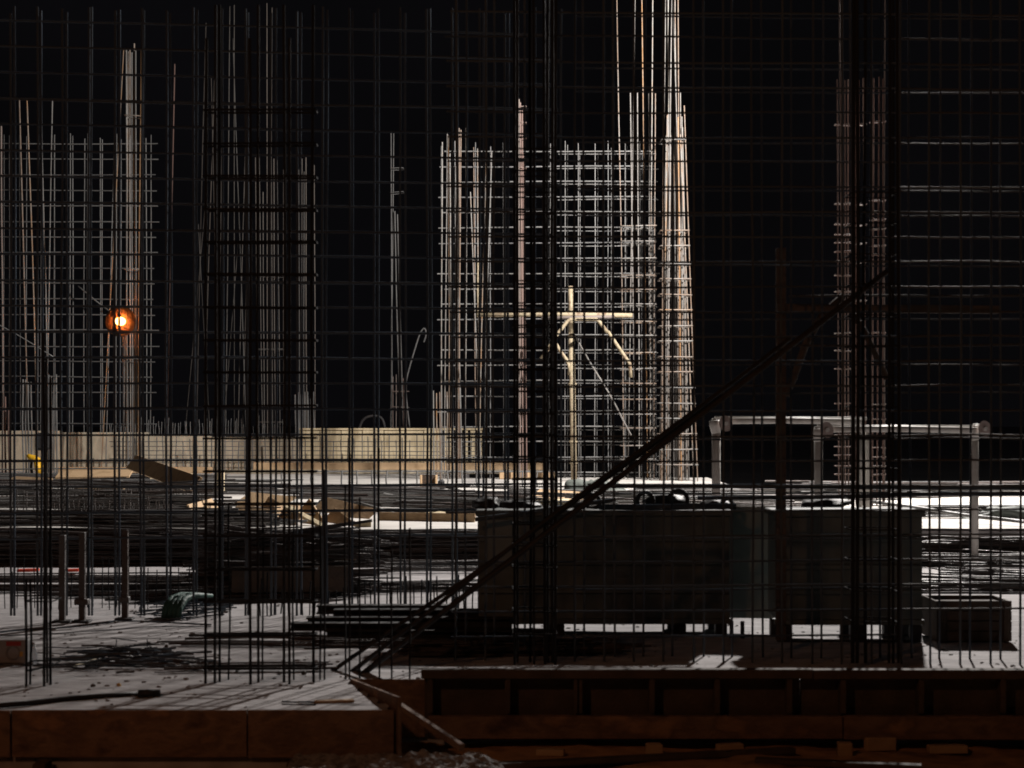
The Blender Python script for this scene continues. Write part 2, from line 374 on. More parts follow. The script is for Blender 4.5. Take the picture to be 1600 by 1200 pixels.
for i in range(34):
    x = 400+i*10.6+rng.uniform(-4, 4); Y = 19.25+rng.uniform(-.15, .15)
    bar('starter_bar', t, P(x, 655+2.1*F/Y, Y), P(x+rng.uniform(-2, 2), 905+rng.uniform(-12, 18), Y), .008, 'black_bar')
t = thing('starter_bar_row', 'row of thin starter bars behind the three steel posts', 'starter bars', P(160, 952, 19.8))
for i in range(26):
    x = 5+i*12+rng.uniform(-4, 4); Y = 19.9+rng.uniform(-.2, .2)
    bar('starter_bar', t, P(x, 655+2.1*F/Y, Y), P(x+rng.uniform(-2, 2), 880+rng.uniform(-15, 15), Y), .006, 'black_bar')

t = thing('starter_bar_row', 'group of thin dark bars rising from the slab just right of the black cage', 'starter bars', P(560, 1060, 14.5))
for x in (500, 507, 540, 546, 562, 593, 612, 640, 357, 410, 459):
    bar('starter_bar', t, P(x, 1062, 14.45), P(x+rng.uniform(-1, 1), rng.uniform(690, 905), 14.45), .008, 'black_bar')
# raking props
o_t = thing('raking_prop', 'long black raking tube, the lowest of three leaning up to the right', 'prop', P(564, 1055, 14.9), 'raking tubes leaning on the right mesh')
bar('tube', o_t, P(564, 1055, 14.85), P(1386, 424, 15.4), .026, 'black', 3)
bar('base_foot', o_t, P(560, 1058, 14.85), P(566, 1050, 14.85), .045, 'black', 3)
o_t = thing('raking_prop', 'long black raking tube, the middle of three leaning up to the right', 'prop', P(546, 1052, 14.95), 'raking tubes leaning on the right mesh')
bar('tube', o_t, P(545, 1053, 14.95), P(1235, 528, 15.42), .020, 'black', 5)
o_t = thing('raking_prop', 'black raking tube, the uppermost and shortest of three leaning up to the right', 'prop', P(517, 1052, 15.05), 'raking tubes leaning on the right mesh')
bar('tube', o_t, P(517, 1050, 15.0), P(1130, 618, 15.43), .018, 'black', 6)

# dim trestle of brown steel on the right
t = thing('trestle_frame', 'dim brown steel frame with braces standing behind the right mesh', 'frame', P(1220, 1000, 16.2))
plank('post', P(1220, 1000, 16.2), P(1220, 388, 16.2), .085, .085, 'dark_timber', t)
plank('beam', P(1214, 481, 16.1), P(1560, 484, 16.1), .07, .07, 'dark_timber', t)
sweep('brace', [P(1228, 618, 16.15), P(1240, 590, 16.15), P(1258, 540, 16.15), P(1285, 492, 16.15), P(1318, 462, 16.15)], .033, 'dark_timber', t)
sweep('brace', [P(1334, 492, 16.15), P(1352, 520, 16.15), P(1386, 592, 16.15)], .028, 'dark_timber', t)
for k, (a, b, lb) in enumerate([((1238, 540), (1640, 538), 'long loose bar tied across the right mesh below the steel beam'), ((1232, 463), (1640, 461), 'long loose bar tied across the right mesh above the steel beam')]):
    o = bar('loose_bar', None, P(*a, 15.9), P(*b, 15.75), .011, 'steel_bar', k+1); tag(o, lb, 'rebar')

# steel posts on the left slab
SP = 'steel posts on the left slab'
for (x, top, bt, lb) in ((97, 836, 972, 'leftmost of the three thick steel posts standing on the left slab'), (128, 832, 972, 'middle steel post with a collar halfway up on the left slab'), (195, 828, 968, 'rightmost thick steel post on the left slab')):
    Y = Yg(bt); t = thing('steel_post', lb, 'post', P(x, bt, Y), SP)
    plank('shaft', P(x, bt, Y), P(x+1, top, Y), .062, .062, 'ground_bar', t)
    box('base_plate', (P(x, 0, Y).x-.09, Y-.09, .002), (P(x, 0, Y).x+.09, Y+.09, .02), 'black', t, .003)
    if x != 97: box('collar', (P(x, 0, Y).x-.05-.02*(x == 128), Y-.05, .18), (P(x, 0, Y).x+.05+.02*(x == 128), Y+.05, .24), 'ground_bar', t, .006)

# ------------------------------------------------------------------ steel boxes
def steel_box(label, x0, x1, yb, yt, Yd, depth, pale=None, legs=()):
    X0 = P(x0, 0, Yd).x; X1 = P(x1, 0, Yd).x; zb = P(0, yb, Yd).z; zt = P(0, yt, Yd).z
    t = thing('steel_box', label, 'steel box', ((X0+X1)/2, Yd+depth/2, 0), 'dark steel boxes on legs')
    box('front_panel', (X0, Yd, zb), (X1, Yd+.03, zt-.06), 'skip', t, .004)
    box('back_panel', (X0, Yd+depth-.03, zb), (X1, Yd+depth, zt-.06), 'skip', t, .004)
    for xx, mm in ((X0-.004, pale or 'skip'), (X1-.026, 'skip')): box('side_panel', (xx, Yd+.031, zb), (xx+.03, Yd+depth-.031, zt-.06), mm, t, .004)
    box('top_rim', (X0-.03, Yd-.03, zt-.058), (X1+.03, Yd+depth+.03, zt), 'skip', t, .01)
    box('bottom_rail', (X0-.02, Yd-.025, zb-.05), (X1+.02, Yd+.05, zb-.002), 'skip', t, .006)
    n = 4
    for i in range(1, n):
        z = zb+(zt-zb)*i/n+rng.uniform(-.02, .02)
        box('rib', (X0+.01, Yd-.03, z-.02), (X1-.01, Yd-.002, z+.02), 'skip', t, .006)
    for a, b in legs:
        xa, xb = P(a, 0, Yd).x, P(b, 0, Yd).x
        box('leg', (xa, Yd-.02, .0), (xb, Yd+.12, zb-.052), 'black', t, .004)
        box('leg', (xa, Yd+depth-.12, .0), (xb, Yd+depth, zb-.052), 'black', t, .004)
    box('skid', (X0, Yd-.03, .001), (X1, Yd+.06, .012), 'black', t, .004)
    return t, X0, X1, zb, zt
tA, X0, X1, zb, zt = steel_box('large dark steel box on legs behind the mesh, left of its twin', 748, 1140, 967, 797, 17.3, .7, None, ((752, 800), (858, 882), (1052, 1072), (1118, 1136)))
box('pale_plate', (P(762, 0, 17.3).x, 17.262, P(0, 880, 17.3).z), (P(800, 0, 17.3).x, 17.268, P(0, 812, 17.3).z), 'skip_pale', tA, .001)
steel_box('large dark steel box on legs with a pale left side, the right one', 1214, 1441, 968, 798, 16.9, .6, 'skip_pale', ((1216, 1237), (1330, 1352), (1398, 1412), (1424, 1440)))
bm = bmesh.new()
t = thing('pale_panel', 'pale grey panel leaning in the gap between the two steel boxes', 'panel', P(1175, 990, 17.6))
plank('panel', P(1176, 966, 17.7), P(1176, 792, 17.9), .46, .03, 'skip_pale', t)
for a in (1143, 1160):
    plank('leg', P(a, 998, 17.15), P(a, 972, 17.3), .04, .04, 'black', t)

# things lying on the boxes
for i, (px, py, wpx, hpx, lb) in enumerate([(762, 786, 46, 20, 'dark lump of folded sheeting on the left end of the box top'), (812, 790, 60, 14, 'flat dark bundle on the box top beside the folded sheeting'),
        (1040, 784, 66, 26, 'dark covered bundle on the box top right of the coiled hoops'), (1120, 790, 50, 16, 'low dark bundle at the right end of the left box top'), (1290, 790, 70, 18, 'dark bundle lying on the right box top')]):
    Y = 17.9; bm = bmesh.new(); bmesh.ops.create_icosphere(bm, subdivisions=3, radius=1)
    for v in bm.verts:
        n = 1+.35*noise.noise(v.co*1.7+Vector((i*7, 0, 0)))
        v.co = Vector((v.co.x*wpx*.5/F*Y, v.co.y*.25, max(v.co.z, -.4)*hpx*.6/F*Y))*n
    o = from_bm('covered_bundle', bm, 'black', None, True); o.location = P(px, py, Y); o.location.z = 1.215+hpx*.24/F*Y+.005
    tag(o, lb, 'bundle', 'bundles on the box tops')
for i, (px, lb) in enumerate([(926, 'round dark clamp where the raking tubes cross the box top'), (1008, 'dark hoop standing on the box top'), (1060, 'second dark hoop standing on the box top'), (1136, 'dark hoop at the right end of the left box top')]):
    Y = 17.6; c = P(px, 768, Y); rr = (.07, .08, .09, .05)[i]; c.z = 1.222+rr
    pts = [c+Vector((rr*math.cos(a), .03*math.sin(2*a), rr*math.sin(a))) for a in [2*math.pi*j/18 for j in range(18)]]
    o = sweep('hoop', pts, .024, 'black', None, 7, True); tag(o, lb, 'hoop', 'hoops on the box top')
for i, (a, b, Y, r, lb) in enumerate([((742, 812), (962, 781), 17.1, .022, 'black tube lying slantwise over the left end of the box top'), ((918, 759), (1640, 762), 15.9, .022, 'black ledger tube running level above the box tops'),
                                   ((1090, 778), (1640, 772), 16.0, .02, 'lower black ledger tube just under the level one'), ((936, 792), (1150, 791), 17.25, .03, 'thick black tube along the front lip of the left box')]):
    o = bar('steel_tube', None, P(*a, Y), P(*b, Y), r, 'near_bar', i); tag(o, lb, 'tube')

# crate on the right
t = thing('timber_crate', 'grey brown plank crate on the bright slab at the right', 'crate', P(1522, 1004, Yg(1004)))
Y = Yg(1004); xa, xb = P(1464, 0, Y).x, P(1581, 0, Y).x; h = P(0, 940, Y).z
for i in range(4):
    z0 = .01+h*i/4; box('plank', (xa, Y, z0+.004), (xb, Y+.02, z0+h/4-.004), 'dark_timber', t, .003)
box('side', (xa+.002, Y+.021, .01), (xa+.022, Y+.6, h), 'dark_timber', t); box('side', (xb-.022, Y+.021, .01), (xb-.002, Y+.6, h), 'dark_timber', t)
box('back', (xa, Y+.601, .01), (xb, Y+.621, h), 'dark_timber', t); box('load', (xa+.03, Y+.03, .01), (xb-.03, Y+.59, h-.03), 'dark_timber', t, 0, .01)
for x in (xa+.03, xb-.08): box('batten', (x, Y-.02, .0), (x+.05, Y-.001, h+.01), 'dark_timber', t, .003)

# stack of dark beams in front of the boxes
for i, (x0, x1, y0, y1, Y, lb) in enumerate([
        (494, 700, 946, 960, 17.6, 'upper dark steel beam whose square end shows at the left of the stack'),
        (520, 790, 953, 964, 17.4, 'dark steel beam lying on the stack under the upper one'),
        (478, 800, 965, 984, 17.2, 'thick dark steel beam, middle of the stack on the slab'),
        (452, 640, 974, 986, 17.0, 'dark beam sticking out farthest left of the stack'),
        (508, 860, 985, 1003, 17.0, 'lowest dark steel beam of the stack')]):
    z0, z1 = P(0, y1, Y).z, P(0, y0, Y).z; z0 = max(z0, .004)
    t = thing('steel_beam', lb, 'beam', P(x0, y1, Y), 'dark beams stacked in front of the boxes')
    xa, xb = P(x0, 0, Y).x, P(x1, 0, Y).x
    box('flange', (xa, Y, z1-.018), (xb, Y+.16, z1), 'black', t, .003); box('flange', (xa, Y, z0), (xb, Y+.16, z0+.018), 'black', t, .003)
    box('web', (xa+.01, Y+.055, z0+.019), (xb-.01, Y+.105, z1-.019), 'black', t)

# ------------------------------------------------------------------ bar piles on the ground
def pile(label, px, py, zg, L, ang, n, wd, ht, r, m='ground_bar', jit=.04, group='bar piles lying on the slabs', cat='rebar pile', name='rebar_pile', pale=.0):
    Y = Yg(py, zg); c = P(px, py, Y); c.z = zg; t = thing(name, label, cat, c, group)
    u = Vector((math.cos(ang), math.sin(ang), 0)); v = Vector((-u.y, u.x, 0))
    for i in range(n):
        q = (rng.random()**1.5)*ht; s = rng.uniform(-.5, .5)*wd*(1-.6*q/max(ht, .01))
        a2 = ang+rng.gauss(0, jit); uu = Vector((math.cos(a2), math.sin(a2), 0)); ll = L*rng.uniform(.75, 1.05); o = rng.gauss(0, L*.06)
        cc = c+v*s+u*o+Vector((0, 0, r+.012+q)); dz = rng.uniform(-.5, .5)*q*.5
        bar('bar', t, cc-uu*ll/2-Vector((0, 0, dz)), cc+uu*ll/2+Vector((0, 0, dz)), r*rng.uniform(.6, 1.2), m if rng.random() > pale else 'far_grey')
    return t
# big stacks left of the boxes
pile('high stack of dark bars behind the dull plywood sheet, its ribs catching dots of light', 450, 928, 0, 2.3, .05, 90, .5, .72, .016, jit=.012, name='rebar_stack')
for a in (('long dark stack of bars under the edge of the upper slab, far left part', 60, 4.2), ('long dark stack of bars under the edge of the upper slab, left part', 330, 4.2),
          ('long dark stack of bars under the edge of the upper slab, middle part', 560, 4.0), ('long dark stack of bars under the edge of the upper slab, part behind the boxes', 800, 4.0),
          ('long dark stack of bars under the edge of the upper slab, right of the boxes', 1560, 3.4)):
    pile(a[0], a[1], 882, 0, a[2], .015, 75, .5, .46 if a[1] < 1500 else .36, .018, jit=.012, name='rebar_stack')
o = plank('plywood_sheet', P(362, 906, 20.7), P(552, 904, 20.9), .30, .02, 'dark_timber', None, 1.35); tag(o, 'dull plywood sheet leaning against the long high bar stack', 'plywood')
o = plank('timber_board', P(508, 872, 21.6), P(556, 876, 21.6), .06, .03, 'timber'); tag(o, 'short yellow board end catching light on the bar stack', 'board')
PL = [('loose dark bars on the left slab behind the posts', 90, 908, 0, 4.5, .03, 11, .4, .10, .013),
      ('dark bars in a low heap at the far left, behind the orange strip', 60, 926, 0, 4.0, -.02, 20, .3, .12, .013),
      ('low heap of dark bars right of the steel posts', 290, 930, 0, 3.2, .08, 26, .5, .12, .013),
      ('dark bars beside the green tarpaulin', 370, 938, 0, 2.4, .18, 24, .3, .12, .014),
      ('scattered dark bars left of the box, nearer row', 650, 925, 0, 2.4, .2, 11, .6, .12, .013),
      ('scattered dark bars left of the box, farther row', 640, 897, 0, 2.6, .17, 11, .9, .16, .014),
      ('dark bars on the slab at the foot of the beam stack', 600, 1010, 0, 1.5, .12, 14, .35, .04, .012),
      ('loose bars on the slab left of the beam stack', 400, 1005, 0, 1.6, .02, 7, .8, .02, .013),
      ('few thin bars on the slab under the black column cage', 400, 1045, 0, 1.3, .1, 7, .5, .02, .010),
      ('dark heap of bars, mostly standing in for shadow, in front of the left box', 800, 1022, 0, 2.0, .1, 34, .6, .10, .013),  # dark bars added where the slab is mostly just shaded
      ('bars lying across the bright slab at the far right', 1530, 885, 0, 2.6, -.1, 26, 1.0, .20, .015),
      ('bars lying across the bright slab behind the crate', 1520, 925, 0, 2.2, -.12, 22, .5, .16, .013),
      ('bars running toward the camera at the right edge', 1580, 905, 0, 2.0, -.55, 16, .5, .2, .015),
      ]
for a in PL: pile(*a)
PU = [('pile of bars on the upper slab below the tan wall, left part', 585, 776, UP, 3.6, -.15, 26, 1.6, .18, .018),
      ('pile of bars on the upper slab below the tan wall, middle part', 665, 790, UP, 4.6, -.28, 45, 2.2, .24, .018),
      ('fan of bars on the upper slab behind the left box', 770, 803, UP, 4.5, -.40, 36, 2.0, .22, .018),
      ('tangled bars along the lip of the upper slab at the left', 130, 822, UP, 6, .03, 70, .8, .22, .016),
      ('tangled bars along the lip of the upper slab beside the cream sheet', 260, 822, UP, 2.0, .05, 40, .8, .22, .016),
      ('bars on the upper slab behind the box tops', 960, 790, UP, 6, -.3, 40, 2.4, .25, .018),
      ('bars on the upper slab left of the white pipe posts', 1060, 800, UP, 5, -.4, 24, 2, .25, .018),
      ('bars on the upper slab between the white pipe posts', 1200, 775, UP, 7, -.1, 26, 2, .2, .018),
      ('bars on the upper slab right of the reddish column', 1480, 775, UP, 7, .1, 30, 2, .3, .02),
      ('bars on the upper slab at the right edge', 1540, 808, UP, 4, -.10, 22, 1.2, .16, .016),
      ('tangled bars on the upper slab at the far left', 70, 792, UP, 4, .1, 46, 3, .5, .018),
      ('tangled bars on the upper slab left of the timber boards', 235, 800, UP, 3, -.15, 46, 3, .5, .018),
      ('bars piled against the tan wall at the left', 150, 752, UP, 7, .02, 20, 1.4, .3, .02),
      ('bars piled on the upper slab under the plank ramp', 290, 772, UP, 5, .1, 22, 1.6, .3, .02)]
for a in PU: pile(*a, jit=.13, pale=.4)
for a, b, Y, lb in (((560, 786), (760, 838), 27.6, 'long light bar slanting over the middle bar pile'), ((600, 772), (800, 812), 31, 'long grey bar slanting behind the middle pile'),
                 ((700, 762), (885, 800), 33, 'grey bar slanting toward the left box top'), ((1345, 782), (1600, 815), 27.5, 'bright edged bar slanting beside the reddish column')):
    o = bar('loose_bar', None, P(*a, Y+2.5), P(*b, Y), .03, 'far_grey', 2); tag(o, lb, 'rebar')

# low standing mesh mats on the upper slab, far left
for i, (x0, x1, yt, yb, Y, st, lb) in enumerate([(-10, 150, 800, 838, 27.6, 7.3, 'low standing mesh mat at the far left edge of the upper slab'), (150, 330, 792, 836, 28.0, 8.1, 'low standing mesh mat left of the light boards'),
        (20, 240, 770, 806, 31.5, 7.7, 'low mesh mat standing behind the far left one'), (100, 290, 757, 790, 35, 6.5, 'dense low mesh mat in front of the flat timber boards'), (-10, 120, 752, 790, 36.5, 6.8, 'dense low mesh mat at the far left under the yellow sheet'), (60, 270, 782, 830, 29.3, 6.0, 'fine low mesh mat standing behind the three steel posts'),
        (200, 330, 762, 800, 33, 8.3, 'low mesh mat below the plank ramp')]):
    yb = 655+(EYE-UP)*F/Y
    xs_ = []; x = x0
    while x < x1: xs_.append(x); x += st*rng.uniform(.6, 1.4)
    mesh_wall('mesh_mat', lb, xs_, [line(yt+(yb-yt)*k/5+rng.uniform(-2, 2), rng.uniform(-.02, .02), x0) for k in range(1, 5)], yt, yb, lambda x, Y=Y: Y, .010, 'ground_bar', 'low mesh mats on the upper slab', ((0, 0),), 1.5)

# ------------------------------------------------------------------ far wall and its strip
YW = 57.7
t = thing('tan_wall', 'long low tan concrete wall across the left background', 'wall', (-8, YW, UP))
edges = [-40, 95, 232, 330, 468]
tops = [(672, 674), (674, 677), (678, 681), (682, 684)]
for i in range(4):
    a, b = P(edges[i], 0, YW).x, P(edges[i+1], 0, YW).x; za, zb_ = P(0, tops[i][0], YW).z, P(0, tops[i][1], YW).z
    box('wall_bay', (a+.02, YW, UP-.1), (b-.02, YW+.3, (za+zb_)/2), 'wall', t, .015)
for i in range(56):
    x = 170+i*4.9+rng.uniform(-2, 2)
    bar('starter_bar', t, P(x, 682, YW+.15), P(x+rng.uniform(-1, 1), rng.uniform(648, 668), YW+.15), .012, 'far_grey')
t = thing('plywood_hoarding', 'yellowish plywood hoarding of upright sheets right of the tan wall', 'hoarding', (-4, YW, UP))
e = [468, 500, 533, 566, 600, 633, 662, 690]
for i in range(7):
    a, b = P(e[i], 0, YW).x, P(e[i+1], 0, YW).x
    box('sheet', (a+.012, YW-.05+rng.uniform(-.02, .02), UP-.05), (b-.012, YW, P(0, 670+rng.uniform(-1, 1), YW).z), 'ply', t, .006)
for i, (x0, x1) in enumerate(((694, 700), (703, 709), (714, 722), (726, 731), (735, 742), (746, 753))):
    box('slat', (P(x0, 0, YW).x, YW-.05, UP-.05), (P(x1, 0, YW).x, YW-.01, P(0, 671, YW).z), 'ply', t, .006)
box('top_rail', (P(468, 0, YW).x, YW-.09, P(0, 672, YW).z), (P(755, 0, YW).x, YW-.052, P(0, 669, YW).z), 'ply', t, .006)
mesh_wall('low_mesh', 'fine low rebar mesh standing in front of the plywood hoarding', [180+i*10.7 for i in range(54)], [line(y, 0) for y in (690, 697, 705, 711, 717)], 684, 735, lambda x: 56.6, .016, 'far_grey', None, ((0, 0),), 1.)
for x0, x1, ya, yb_, Y, m_, lb in ((395, 850, 723, 729, 55.5, 'timber', 'long orange timber beam at the foot of the hoarding'), (340, 860, 737, 743, 54.0, 'wall', 'long pale concrete kerb in front of the orange beam'),
                               (90, 330, 730, 736, 54.5, 'timber', 'long timber beam at the foot of the tan wall'), (780, 870, 737, 745, 49.2, 'timber', 'short timber beam left of the yellow prop')):
    zt_ = P(0, ya, Y).z; o = box('long_beam', (P(x0, 0, Y).x, Y, UP+.0), (P(x1, 0, Y).x, Y+.3, max(zt_, UP+.12)), m_, None, .02); tag(o, lb, 'beam')
# rail of light posts
t = thing('low_fence', 'low pale post and rail fence along the bright strip', 'fence', P(560, 765, 42))
for i in range(19):
    x = 440+i*23.5; Y = 43.5; yb = 655+(EYE-UP)*F/Y
    bar('post', t, P(x, yb, Y), P(x, yb-26, Y), .02, 'far_grey')
bar('rail', t, P(436, 735+2, 43.5), P(868, 735+2, 43.5), .018, 'far_grey', 1)
t = thing('small_crate', 'small open brown crate standing by the low fence', 'crate', P(670, 764, 41))
zc = UP; Y = 41
box('back', (P(656, 0, Y).x, Y+.5, zc), (P(682, 0, Y).x, Y+.54, zc+.36), 'dark_timber', t); box('side', (P(656, 0, Y).x, Y, zc), (P(658, 0, Y).x, Y+.5, zc+.36), 'timber', t); box('side', (P(680, 0, Y).x, Y, zc), (P(682, 0, Y).x, Y+.5, zc+.36), 'timber', t)
box('floor', (P(658, 0, Y).x, Y, zc+.01), (P(680, 0, Y).x, Y+.5, zc+.03), 'timber', t)
o = box('dark_drum', (P(684, 0, 40).x, 40, UP), (P(694, 0, 40).x, 40.3, UP+.3), 'black', None, .04); tag(o, 'small dark block right of the small open crate', 'block')

# light timber and plywood in the middle
TB = 'light timber pieces heaped in the middle'
for i, (a, b, Ya, Yb, wd, th, roll, m_, lb) in enumerate([
        ((392, 832), (440, 826), 27.4, 28.2, .55, .02, .35, 'ply', 'bright cream plywood sheet, leftmost of the timber heap'),
        ((412, 790), (462, 818), 30, 28, .35, .03, 1.0, 'timber', 'ochre board slanting at the left of the timber heap'),
        ((476, 790), (502, 832), 29.5, 27.6, .28, .04, .9, 'timber', 'brown board with a lit edge in the middle of the timber heap'),
        ((516, 803), (556, 834), 29, 27.5, .25, .04, .8, 'timber', 'brown board with a lit edge at the right of the timber heap'),
        ((448, 792), (530, 836), 28.6, 27.3, .10, .05, .2, 'ply', 'thin pale batten slanting down across the timber heap'),
        ((555, 828), (580, 828), 27.6, 27.6, .26, .03, 1.45, 'ply', 'small cream board standing on edge right of the heap'),
        ((592, 810), (742, 812), 29.0, 28.6, .20, .04, 1.2, 'timber', 'long tan plank lying level between heap and left box'),
        ((600, 829), (746, 829), 27.3, 27.3, .12, .03, .1, 'ply', 'long pale batten lying on the edge of the upper slab'),
        ((655, 800), (760, 818), 31, 29, .3, .02, .3, 'ply', 'tan plywood strip behind the long plank'),
        ((806, 790), (905, 786), 31, 31.5, .9, .02, .12, 'ply', 'bright tan plywood sheet behind the left box top'),
        ((835, 772), (925, 778), 34, 33.5, .5, .03, .3, 'timber', 'orange board lying behind the bright tan sheet'),
        ((206, 722), (306, 758), 38, 33, .35, .05, .9, 'timber', 'brown plank ramp slanting down at the left background'),
        ((345, 768), (345, 738), 36, 36, .14, .1, 0, 'ply', 'short upright tan block left of the black column cage'),
        ((90, 742), (205, 740), 44, 44, .5, .05, .3, 'timber', 'flat timber boards in front of the tan wall at left'),
        ((360, 800), (420, 812), 30, 29, .45, .03, .6, 'timber', 'ochre board lying behind the cream sheet'),
        ((380, 778), (450, 786), 33, 32, .4, .03, .5, 'timber', 'ochre board partly under grey bars, farthest in the heap'),
        ((430, 806), (470, 800), 28.6, 29.5, .3, .04, 1.3, 'timber', 'brown board standing on edge in the timber heap'),
        ((500, 786), (580, 806), 31, 29.5, .3, .03, .7, 'timber', 'brown board sloping right behind the timber heap'),
        ((120, 762), (190, 768), 38, 37, .25, .04, .7, 'timber', 'tan board poking out of the tangled bars at the far left'),
        ((238, 742), (300, 748), 40, 40, .5, .03, .4, 'ply', 'cream board lying behind the plank ramp'),
        ((150, 806), (205, 812), 29.5, 29.2, .12, .04, .5, 'ply', 'short pale batten lying in the low mesh mats'),
        ((15, 750), (75, 753), 42, 41, .3, .04, .5, 'timber', 'tan board lying below the yellow sheet'),
        ((300, 800), (338, 790), 30, 31, .3, .03, .9, 'timber', 'small tan board leaning left of the timber heap'),
        ((470, 818), (540, 822), 28.8, 28.6, .06, .05, .0, 'ply', 'small pale stick under the heaped boards')]):
    o = plank('timber_board', P(*a, Ya), P(*b, Yb), wd, th, m_, None, roll); tag(o, lb, 'board', TB)

# tarps
def lump(name, c, s, m, label, cat, seed=0, amp=.4, group=None):
    bm = bmesh.new(); bmesh.ops.create_icosphere(bm, subdivisions=4, radius=1)
    for v in bm.verts:
        n = 1+amp*noise.noise(v.co*1.4+Vector((seed, 0, 0)))+.12*noise.noise(v.co*5+Vector((seed, 3, 0)))
        v.co = Vector((v.co.x*s[0], v.co.y*s[1], max(v.co.z, -.05)*s[2]))*n
    o = from_bm(name, bm, m, None, True); o.location = c; tag(o, label, cat, group); return o
lump('tarpaulin', Vector((P(922, 0, 38).x, 38, UP)), (.75, .5, .42), 'grey_tarp', 'grey green tarpaulin mound behind the left box', 'tarpaulin', 2)
lump('tarpaulin', Vector((P(1590, 0, 30).x, 30, UP)), (.8, .5, .22), 'grey_tarp', 'grey green tarpaulin mound at the right edge of the upper slab', 'tarpaulin', 5)
t = thing('green_tarpaulin', 'dark green rolled tarpaulin drooping over bars on the left slab', 'tarpaulin', P(270, 968, 18.8))
for k in range(4):
    dx = k*7
    sweep('fold', [P(256+dx, 968, 18.7), P(259+dx, 950, 18.75), P(268+dx, 936, 18.9), P(282+dx, 930, 19.1), P(300+dx*1.5, 928+k, 19.3)], [.035, .04, .04, .035, .02], 'green', t, 7)
t = thing('scrap_mat', 'tangled dark wire and offcuts around the green tarpaulin', 'scrap', P(250, 955, 19.0))
for i in range(40):
    Y = rng.uniform(18.6, 19.8); x = rng.uniform(205, 320); a = P(x, 0, Y); a.z = rng.uniform(.01, .08); an = rng.gauss(0, .6)
    bar('offcut', t, a, a+Vector((math.cos(an)*.4, math.sin(an)*.4, rng.uniform(-.0, .05))), .008, 'near_bar')
for x0, x1, lb in ((28, 60, 'bright orange plastic strip lying among dark bars at the left'), (103, 124, 'short orange plastic strip between two steel posts')):
    Y = Yg(897); o = plank('plastic_strip', P(x0, 895, Y)+Vector((0, 0, .03)), P(x1, 894, Y)+Vector((0, 0, .03)), .12, .035, 'orange'); tag(o, lb, 'plastic strip', 'orange plastic strips')
o = bar('orange_pipe', None, P(30, 921, 22), P(170, 919, 22.2), .012, 'red_bar', 1); tag(o, 'thin reddish bar lying below the orange plastic strip', 'rebar')

# yellow sheet and dark unit by the tan wall
t = thing('yellow_sheet', 'bright yellow sheet hung over a stand by the tan wall', 'sheet', P(55, 741, 50))
sweep('fold', [P(43, 711, 50), P(48, 715, 50), P(55, 717, 49.9), P(61, 720, 49.9)], [.05, .09, .10, .08], 'yellow', t, 8)
sweep('fold', [P(57, 718, 49.9), P(59, 727, 49.8), P(61, 740, 49.8)], [.09, .10, .09], 'yellow', t, 8)
sweep('fold', [P(62, 719, 49.9), P(64, 728, 49.85), P(63, 738, 49.85)], [.05, .07, .06], 'yellow', t, 8)
bar('stand', t, P(50, 741, 50.1), P(50, 714, 50.1), .04, 'black', 1); bar('stand', t, P(63, 745, 50.1), P(62, 716, 50.1), .04, 'black', 2)
t = thing('dark_cabinet', 'dark rounded site cabinet on a post behind the yellow sheet', 'cabinet', P(64, 738, 51))
box('cabinet', (P(54, 0, 51).x, 51, P(0, 704, 51).z), (P(77, 0, 51).x, 51.3, P(0, 676, 51).z), 'black', t, .08)
bar('post', t, P(66, 738, 51.2), P(66, 700, 51.2), .05, 'black', 2)

# ------------------------------------------------------------------ far meshes and columns
Y1 = 60.5
xs_ = []
for i in range(10): xs_ += [14+24.6*i, 8.5+24.6*i]
mesh_wall('rebar_mesh_wall', 'grey mesh wall rising behind the tan wall at far left', sorted(xs_), [line(y, .004) for y in [224+24.3*i for i in range(19)]], 214, 735, lambda x: Y1, .025, 'far_grey', 'standing wall meshes', ((0, 0),), 1.5, (-20, 243), .75)
Y2 = 49.6
xs_ = [692, 701, 713.5, 742, 765, 788, 812, 835, 858, 882, 905, 928, 951, 975, 998, 1021]
rows2 = [237+23.9*i for i in range(22)]
mesh_wall('rebar_mesh_wall', 'bright lit rebar mesh wall in the middle background', xs_, [line(y, -.004, 690) for y in rows2], 226, 747, lambda x: Y2, .024, 'far_grey', 'standing wall meshes', ((0, 0),), 1.2, (689, 1026), .58)
# second layer behind (doubling of the right half)
t2 = mesh_wall('rebar_mesh_wall', 'second mesh layer close behind the right half of the lit mesh', [885+23.4*i for i in range(7)], [line(y+3.5, .001, 880) for y in rows2], 232, 744, lambda x: Y2+.55, .018, 'far_grey', 'standing wall meshes', ((0, 0),), 1.6, (868, 1024), .6)
FG = 'tall groups of column bars in the background'
B = 740
def col(label, Y, bars, st=(), r=.022, m='far_bar', depth=.5, sr=None): return cage('column_bars', label, Y, bars, st, r*.85, m, FG, depth, sr=sr)
col('four pale bars splayed in pairs at the far left', 55, [(30, 155, 46, 741), (42, 157, 60, 741), (64, 155, 76, 741), (82, 157, 70, 741)], r=.030)
col('short thick bundle of bars before the tan wall at far left', 54, [(x, 592+rng.uniform(-4, 8), x+1, 741) for x in (36, 40, 44, 48)]+[(x, 586+rng.uniform(-3, 8), x+1, 741) for x in (76, 80, 84, 88)], r=.026, m='far_grey')
col('single stub of pale bar at the left picture edge', 55, [(2, 197, 4, 741), (8, 620, 9, 741), (14, 640, 15, 741)], r=.034, m='red_bar')
col('tight bundle of tall bars just right of the orange lamp', 55.5, [(197, 78, 200, 739), (203, 76, 204, 739), (210, 68, 209, 739), (212, 79, 213, 739), (221, 78, 216, 739), (200, 80, 197, 739), (206, 82, 207, 739)], [(196, 216, [180, 420, 560])], .026)
